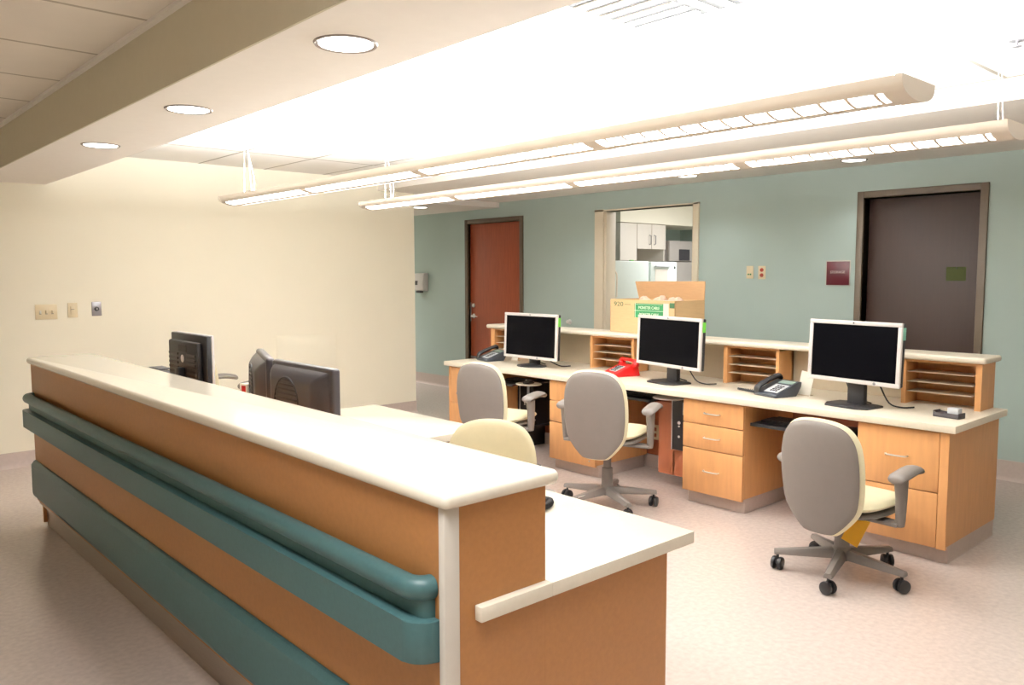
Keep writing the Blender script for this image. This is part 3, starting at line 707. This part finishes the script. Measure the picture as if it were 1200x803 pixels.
# black-backed monitor behind the counter, back toward us
t = thing('computer_monitor', 'black-backed monitor with silver front edge, leftmost behind the white counter', 'monitor', (1.74, 4.655, .76), math.radians(180))
w_, h_, zb = .54, .40, .055
bm = bmesh.new(); add_box(bm, -.015, .0, -w_/2, w_/2, zb, zb+h_, bev=.003); obj('bezel', bm, M_silver, t)
quick('screen', M_screen, t, (-.017, -.014, -w_/2+.02, w_/2-.02, zb+.02, zb+h_-.02))
bm = bmesh.new(); add_box(bm, .0, .028, -w_/2+.002, w_/2-.002, zb+.002, zb+h_-.002, bev=.006)
obj('back_housing', bm, M_black, t)
bm = bmesh.new(); add_box(bm, .028, .062, -w_*.42, w_*.40, zb+.04, zb+h_-.04, bev=.014)
for k in range(9):
    z = zb+.07+k*.026
    add_box(bm, .061, .067, -w_*.38, -w_*.12, z, z+.012, M=None); add_box(bm, .061, .067, w_*.12, w_*.36, z, z+.012)
obj('ribbed_cover', bm, M_black, t)
quick('cable_slot', mat('black_recess', (8, 8, 9), .6), t, (.060, .064, -.06, .06, zb+h_-.10, zb+h_-.062))
bm = bmesh.new(); add_lathe(bm, [(0, 0), (.022, 0), (.022, .003), (0, .003)], 20, T(.062, .0, zb+h_-.14, ry=PI/2)); obj('logo_badge', bm, M_silver, t, label='small round silver badge')
bm = bmesh.new(); add_box(bm, .062, .10, -.03, .03, .01, zb+h_-.19, bev=.006); obj('stand_neck', bm, M_black, t)
bm = bmesh.new(); add_box(bm, -.06, .14, -.12, .12, 0, .014, bev=.005); obj('stand_base', bm, M_black, t)
def curved_monitor(label, loc, rz):
    """charcoal LCD with a swollen back; the back faces local +x"""
    t = thing('computer_monitor', label, 'monitor', loc, rz, 'charcoal monitors with round vents')
    w, h, zb = .57, .345, .045
    oc = [(-w/2, zb), (-w/2, zb+h/2), (-w/2, zb+h), (0, zb+h), (w/2, zb+h), (w/2, zb+h/2), (w/2, zb), (0, zb)]
    def rr(w, h, z0, r=.02):
        p = []
        for cx, cz, a0 in ((w/2-r, z0+h-r, 0), (-w/2+r, z0+h-r, 90), (-w/2+r, z0+r, 180), (w/2-r, z0+r, 270)):
            for k in range(4): a = math.radians(a0+30*k); p.append((cx+r*math.cos(a), cz+r*math.sin(a)))
        return p
    zc = zb+h/2
    bm = bmesh.new()
    add_box(bm, -.012, .030, -w/2, w/2, zb, zb+h, bev=.014, seg=4)
    b2 = bmesh.new(); q = []
    for x, hw, z0, z1 in ((.022, w*.47, zb+.01, zb+h-.012), (.056, w*.41, zb+.03, zb+h-.04), (.076, w*.33, zb+.05, zb+h-.07)):
        q.append([b2.verts.new((x, yy*hw-.015*(x > .05), zz)) for yy, zz in ((-1, z0), (1, z0), (1, z1), (-1, z1))])
    for A, B in zip(q, q[1:]):
        for i in range(4): b2.faces.new((A[i], A[(i+1) % 4], B[(i+1) % 4], B[i]))
    b2.faces.new(q[0]); b2.faces.new(q[-1]); bmesh.ops.bevel(b2, geom=b2.edges[:], offset=.012, segments=3, profile=.5, affect='EDGES'); join(bm, b2)
    s = obj('back_housing', bm, M_dark, t)
    quick('screen', M_screen, t, (-.016, -.010, -w/2+.02, w/2-.02, zb+.02, zb+h-.02))
    bm = bmesh.new()
    for k in range(11):
        z = zc-.115+k*.021; q = .105**2-(z-zc+.005)**2
        if q > 0:
            hw = math.sqrt(q); add_box(bm, .0745, .0795, -.05-hw, -.05+hw, z, z+.009, bev=.001)
    add_tube(bm, [(.075, -.05+(.112)*math.cos(2*PI*k/32), zc-.0+.112*math.sin(2*PI*k/32)) for k in range(33)], .005, 8)
    obj('round_vent', bm, M_black, s)
    bm = bmesh.new(); add_lathe(bm, [(0, 0), (.018, 0), (.018, .002), (0, .002)], 18, T(.031, -w/2+.045, zb+h-.05, ry=PI/2)); obj('sticker', bm, M_silver, s, label='small silver sticker')
    bm = bmesh.new(); add_box(bm, .02, .06, -.05, .05, .005, zb+.1, bev=.008); obj('stand_neck', bm, M_dark, t)
    bm = bmesh.new(); add_lathe(bm, [(0, 0), (.13, 0), (.128, .01), (.05, .02), (0, .02)], 32, T(.02, 0, 0)); obj('stand_base', bm, M_dark, t)
    return t
curved_monitor('charcoal monitor with a round vent, its whole back turned to us', (1.74, 3.31, .76), math.radians(180))
curved_monitor('charcoal monitor turned edge-on, just left of the one showing its round vent', (1.83, 3.90, .76), math.radians(180-20))

# ------------------------------------------------------------------ telephones and small things on the desks
def coil(p0, p1, r, turns, wire, sag=0.0, n=14):
    p0, p1 = Vector(p0), Vector(p1); d = (p1-p0); L = d.length; d.normalize(); u = d.orthogonal().normalized(); v = d.cross(u); out = []
    for i in range(turns*n+1):
        t_ = i/(turns*n); a = 2*PI*turns*t_
        out.append(p0+d*L*t_+(u*math.cos(a)+v*math.sin(a))*r+Vector((0, 0, -sag*math.sin(PI*t_))))
    return out
def desk_phone(label, loc, rz, group=None):
    """faces local -x (keys toward -x side), handset on the +y side"""
    t = thing('desk_phone', label, 'telephone', loc, rz, group)
    bm = bmesh.new()
    add_prism(bm, [(-.11, 0), (-.115, .018), (-.10, .028), (.09, .095), (.115, .092), (.11, .06), (.07, .0)], 'y', -.095, .10, bev=.005); body = obj('body', bm, mat('grey_blue_phone', (46, 50, 58), .45), t)
    sl = math.atan2(.067, .19); S = T(-.10, 0, .0285, ry=-sl)
    quick('key_panel', M_lgrey, t, (.01, .125, -.085, .03, .0, .003), bev=.001, M=S)
    k = bmesh.new()
    for i in range(4):
        for j in range(3): add_box(k, .025+i*.022, .038+i*.022, -.022-j*.022, -.008-j*.022, .003, .0075, bev=.0015, M=S)
    obj('keypad', k, M_dark, t)
    quick('display', M_lcd, t, (.145, .185, -.085, .03, .0, .004), bev=.001, M=S)
    hs = bmesh.new()
    path = [(-.115, .072, .035), (-.10, .072, .058), (-.05, .072, .082), (.02, .072, .106), (.075, .072, .118), (.10, .072, .104)]
    pp = smooth_curve(path, 4, False); N = len(pp); b2 = bmesh.new(); rings = []
    for i, p in enumerate(pp):
        u = i/(N-1); e = .75+.35*abs(2*u-1)**2; c = math.sqrt(max(.05, 1-abs(2*u-1)**10))
        rings.append([b2.verts.new((p.x, p.y+.029*e*c*math.cos(q), p.z+.021*e*c*math.sin(q))) for q in [2*PI*m/12 for m in range(12)]])
    for A, B in zip(rings, rings[1:]):
        for i in range(12): b2.faces.new((A[i], A[(i+1) % 12], B[(i+1) % 12], B[i]))
    b2.faces.new(rings[0]); b2.faces.new(rings[-1]); join(hs, b2)
    obj('handset', hs, M_black, t)
    bm = bmesh.new(); add_tube(bm, coil((-.11, .085, .02), (-.06, .30, .012), .006, 22, .002), .0022, 5)
    add_tube(bm, coil((-.06, .30, .012), (-.0, .115, .012), .006, 16, .002), .0022, 5); obj('coiled_cord', bm, M_black, t)
    return t
GP = 'grey office telephones'
desk_phone('grey office phone with dark handset, left of the largest monitor', (4.77, 2.70, .76), math.radians(-15), GP)
desk_phone('grey office phone at the far left end of the long desk', (4.82, 5.60, .76), math.radians(-12), GP)
def card(label, loc, rz):
    t = thing('paper_card', label, 'paper card', loc, rz, 'white cards propped behind the phones')
    bm = bmesh.new(); add_box(bm, -.0015, .0015, -.05, .05, 0, .155, M=T(ry=.15, rx=.10)); obj('card', bm, M_paper, t)
    quick('holder', M_shelf, t, (-.01, .035, -.047, .047, 0, .004))
card('white card standing behind the phone left of the largest monitor', (4.90, 2.59, .76), math.radians(-10))
card('white card standing behind the far left phone', (4.96, 5.45, .76), math.radians(-10))
def red_phone():
    t = thing('red_telephone', 'bright red push-button telephone left of the middle monitor', 'telephone', (4.84, 4.02, .76), math.radians(-20))
    t.location.y = 4.07
    bm = bmesh.new(); add_prism(bm, [(-.115, 0), (-.115, .025), (.03, .085), (.09, .085), (.11, .0)], 'y', -.095, .095, bev=.008); obj('body', bm, M_red, t)
    S = T(-.115, 0, .026, ry=-math.atan2(.06, .145))
    quick('key_panel', M_lgrey, t, (.03, .125, -.05, .05, 0, .003), bev=.001, M=S)
    k = bmesh.new()
    for i in range(4):
        for j in range(3): add_box(k, .036+i*.022, .050+i*.022, -.038+j*.028, -.020+j*.028, .003, .009, bev=.002, M=S)
    obj('keypad', k, M_dark, t)
    bm = bmesh.new(); pp = smooth_curve([(.06, -.12, .088), (.06, -.10, .112), (.06, -.05, .12), (.06, .05, .12), (.06, .10, .112), (.06, .12, .088)], 4, False)
    add_tube(bm, pp, [.02 if abs(p.y) > .085 else .0125 for p in pp], 12); add_lathe(bm, [(0, 0), (.028, 0), (.03, .018), (.02, .03), (0, .03)], 18, T(.06, -.105, .078)); add_lathe(bm, [(0, 0), (.028, 0), (.03, .018), (.02, .03), (0, .03)], 18, T(.06, .105, .078))
    obj('handset', bm, M_red, t)
    bm = bmesh.new(); add_tube(bm, coil((.06, .12, .06), (-.04, .15, .012), .007, 18, .002), .0025, 5); obj('coiled_cord', bm, M_red, t)
red_phone()
# note holder on the right end
t = thing('note_holder', 'small dark tray with clear paper block at the right end of the long desk', 'desk tray', (4.73, 1.645, .76), math.radians(-8))
quick('tray', M_dark, t, (-.035, .035, -.07, .07, 0, .006), (-.035, -.031, -.07, .07, 0, .026), (.031, .035, -.07, .07, 0, .026), (-.035, .035, .066, .07, 0, .034), (-.035, .035, -.07, -.066, 0, .03))
quick('paper_block', M_lgrey, t, (-.022, .022, -.06, .0, .006, .055), bev=.003)
# cardboard box on the ledge
def carton():
    t = thing('cardboard_box', 'open cardboard shipping box with a green printed label on the raised ledge', 'box', (5.145, 4.46, 1.07), math.radians(-6))
    W, D, H = .72, .34, .272; th = .005
    quick('box_body', M_card, t, (0, th, -W, 0, 0, H), (D-th, D, -W, 0, 0, H), (0, D, -th, 0, 0, H), (0, D, -W, -W+th, 0, H), (0, D, -W, 0, 0, th))
    bm = bmesh.new(); add_prism(bm, [(-W, 0), (0, 0), (.03, .145), (-W-.02, .15)], 'x', -th/2, th/2, M=T(D-.003, 0, H, ry=-.12)); obj('back_flap', bm, M_cardin, t)
    bm = bmesh.new(); add_box(bm, 0, th, -W, 0, -.15, 0, M=T(-.006, 0, H-.002, ry=.08)); 
    bm.free()
    quick('printed_label', M_green, t, (-.0015, 0, -.60, -.285, .13, .245))
    quick('label_border', M_paper, t, (-.002, -.001, -.60, -.285, .185, .188), (-.002, -.001, -.296, -.292, .13, .245), (-.002, -.001, -.59, -.3, .236, .238))
    text('lettering', 'MONSTER CABLE', .034, M_paper, t, (-.0032, -.447, .21), .88)
    text('lettering', 'MONSTER CABLE', .028, M_paper, t, (-.0032, -.447, .158), .98)
    text('printed_mark', '920', .05, M_ink, t, (-.0012, -.10, .232), 1.5)
    quick('printed_mark', M_ink, t, (-.0014, 0, -.24, -.17, .230, .234)); quick('printed_mark', M_ink, t, (-.0014, 0, -.715, -.665, .215, .255))
    quick('tape', M_paper, t, (-.002, 0, -.655, -.60, .13, .25), (-.002, .06, -.655, -.60, H, H+.002), label='white packing tape')
    bm = bmesh.new()
    for k in range(7): add_lathe(bm, [(0, -.03), (.03, -.02), (.042, 0), (.03, .02), (0, .028)], 7, T(.10+random.random()*.12, -.25-.055*k-random.random()*.03, H-.012+random.random()*.014, random.random(), random.random(), random.random()*3))
    obj('crumpled_packing', bm, mat('crumpled_pink_paper', (228, 196, 176), .8), t)
carton()
# small carton and device behind the counter
t = thing('medicine_carton', 'small white carton with red printing behind the counter, left of charcoal monitors', 'box', (1.86, 4.20, .76), math.radians(10))
quick('carton_body', M_paper, t, (-.03, .03, -.035, .035, 0, .20), bev=.002); quick('printed_label', M_red, t, (-.0315, -.029, -.02, .015, .155, .19)); quick('printed_label', M_red, t, (-.01, .015, -.0365, -.034, .155, .19))
t = thing('desk_device', 'low black device left of black monitor, just showing above the white counter', 'device', (1.73, 5.20, .76))
bm = bmesh.new(); add_prism(bm, [(-.11, 0), (-.11, .19), (-.07, .215), (.10, .18), (.12, .0)], 'y', -.12, .15, bev=.012); obj('housing', bm, M_black, t)
quick('paper_slot', M_dark, t, (-.03, .05, -.08, .1, .205, .212), bev=.002)
ph = desk_phone('phone hidden behind the upper counter, only its coiled black cord showing', (1.66, 2.28, .76), math.radians(180))
bm = bmesh.new(); loop = smooth_curve([(1.66, 2.16, .775), (1.70, 1.98, .775), (1.76, 1.89, .775), (1.86, 1.89, .775), (1.915, 1.925, .775), (1.90, 1.975, .775), (1.84, 1.99, .775), (1.80, 2.05, .775), (1.74, 2.14, .775)], 14, False)
cc = []; pr_ = None
for i, p in enumerate(loop):
    tn = (loop[min(i+1, len(loop)-1)]-loop[max(i-1, 0)]).normalized(); u = Vector((0, 0, 1)); v = tn.cross(u)
    for k in range(8):
        a = 2*PI*k/8; q = p+(loop[min(i+1, len(loop)-1)]-p)*(k/8); cc.append(q+(u*math.cos(a)+v*math.sin(a))*.009)
add_tube(bm, cc, .0035, 5)
bmesh.ops.transform(bm, matrix=(Matrix.Translation(ph.location) @ Matrix.Rotation(PI, 4, 'Z')).inverted(), verts=bm.verts[:])
obj('coiled_cord', bm, M_black, ph)

# ------------------------------------------------------------------ keyboards and computers under the long desk
def keyboard_tray(label, y0, y1, z, tm=M_black):
    t = thing('keyboard_tray', label, 'keyboard tray', (4.60, (y0+y1)/2, z)); w2 = (y1-y0)/2
    quick('tray', tm, t, (-.04, .30, -w2, w2, -.018, 0), bev=.005); quick('front_lip', tm, t, (-.055, -.035, -w2, w2, -.02, .001), bev=.005)
    quick('bracket', M_dark, t, (.12, .30, -.08, .08, -.04, -.018)); return t
def keyboard(label, loc, rz=0):
    t = thing('keyboard', label, 'keyboard', loc, rz, 'black keyboards on trays'); quick('body', M_black, t, (-.075, .075, -.22, .22, 0, .016), bev=.004)
    bm = bmesh.new()
    for i in range(5):
        for j in range(16): add_box(bm, -.062+i*.025, -.042+i*.025, -.208+j*.026, -.187+j*.026, .016, .023, bev=.002, seg=1)
    obj('keys', bm, M_dark, t); return t
keyboard_tray('black keyboard tray under the desk beside the nearest chair', 2.10, 2.76, .60)
keyboard('black keyboard on the tray left of nearest chair', (4.68, 2.50, .602))
keyboard_tray('black keyboard tray behind the middle chair', 3.56, 4.0, .655)
keyboard('black keyboard on the tray behind the middle chair', (4.69, 3.77, .657))
keyboard_tray('dark keyboard tray under the far left monitor', 5.02, 5.24, .62)
k3 = keyboard('black keyboard half hidden behind the far left chair', (4.72, 5.23-.1, .622)); k3.scale = (1, .48, 1)
def mouse_disc(label, loc, m):
    t = thing('mouse_platform', label, 'mouse platform', loc); bm = bmesh.new(); add_lathe(bm, [(0, 0), (.115, 0), (.12, .004), (.115, .008), (0, .008)], 36, Matrix.Diagonal((.85, 1, 1, 1))); obj('disc', bm, m, t)
    bm = bmesh.new(); add_box(bm, .03, .25, -.02, .02, -.012, -.0005); obj('arm', bm, M_black, t)
mouse_disc('white round mouse platform under the far left monitor', (4.62, 4.90, .625), M_paper)
mouse_disc('silver round mouse platform beside the middle chair armrest', (4.60, 3.44, .675), M_silver)
t = thing('computer_mouse', 'dark computer mouse on the white round platform', 'mouse', (4.61, 4.89, .633)); bm = bmesh.new()
add_pad(bm, [(-.055, 0), (-.04, .028), (0, .032), (.04, .03), (.055, 0), (.04, -.03), (0, -.032), (-.04, -.028)], lambda a, b: .034-6*(a*a+b*b), lambda a, b: 0, swap='z', power=8); obj('body', bm, M_dark, t)
quick('wheel', M_silver, t, (-.035, -.02, -.004, .004, .03, .038), bev=.002)
def tower(label, loc):
    t = thing('computer_tower', label, 'computer', loc, 0, 'black computer towers under the long desk')
    quick('case', M_black, t, (0, .40, -.085, .085, 0, .37), bev=.004); quick('front_trim', M_silver, t, (-.004, 0, .078, .085, 0, .37))
    quick('drive_bay', M_lgrey, t, (-.003, .0, -.04, -.01, .26, .35), bev=.001)
    for z, r in ((.20, .012), (.175, .007), (.10, .009)):
        bm = bmesh.new(); add_lathe(bm, [(0, 0), (r, 0), (r, .004), (0, .004)], 14, T(-.0, .02, z, ry=-PI/2)); obj('button', bm, M_silver, t)
tower('black computer tower beside the three-drawer cabinet, right of middle chair', (4.70, 3.40, .29))
tower('black computer tower in the dark kneehole behind far left chair', (4.80, 5.12, .235))
t = thing('computer_shelf', 'reddish wooden panel box holding the computer tower beside middle chair', 'shelf', (4.74, 3.335, 0))
quick('side_panel', M_darkwood, t, (-.0, .38, .153, .165, .09, .66)); quick('bottom_panel', M_darkwood, t, (0, .38, -.095, .153, .275, .288)); quick('front_panel', M_darkwood, t, (0.0, .012, .165, .295, .09, .62)); quick('front_panel', M_darkwood, t, (0, .012, -.095, .165, .09, .275))
t = thing('computer_shelf', 'dark shelf carrying the tower behind the far left chair', 'shelf', (4.80, 5.12, 0))
quick('shelf_board', M_black, t, (0, .33, -.1, .1, .215, .234)); quick('shelf_side', M_black, t, (0, .33, .1, .112, 0, .6)); 
t = thing('power_outlet', 'ivory double outlet on the panel beneath the desk, beside the middle chair armrest', 'outlet', (5.14, 3.97, .285))
quick('cover_plate', M_plate, t, (-.006, 0, -.04, .04, -.06, .06), bev=.002)
quick('socket', M_darkwood, t, (-.008, -.005, -.016, .016, .01, .038), bev=.002); quick('socket', M_darkwood, t, (-.008, -.005, -.016, .016, -.038, -.01), bev=.002)
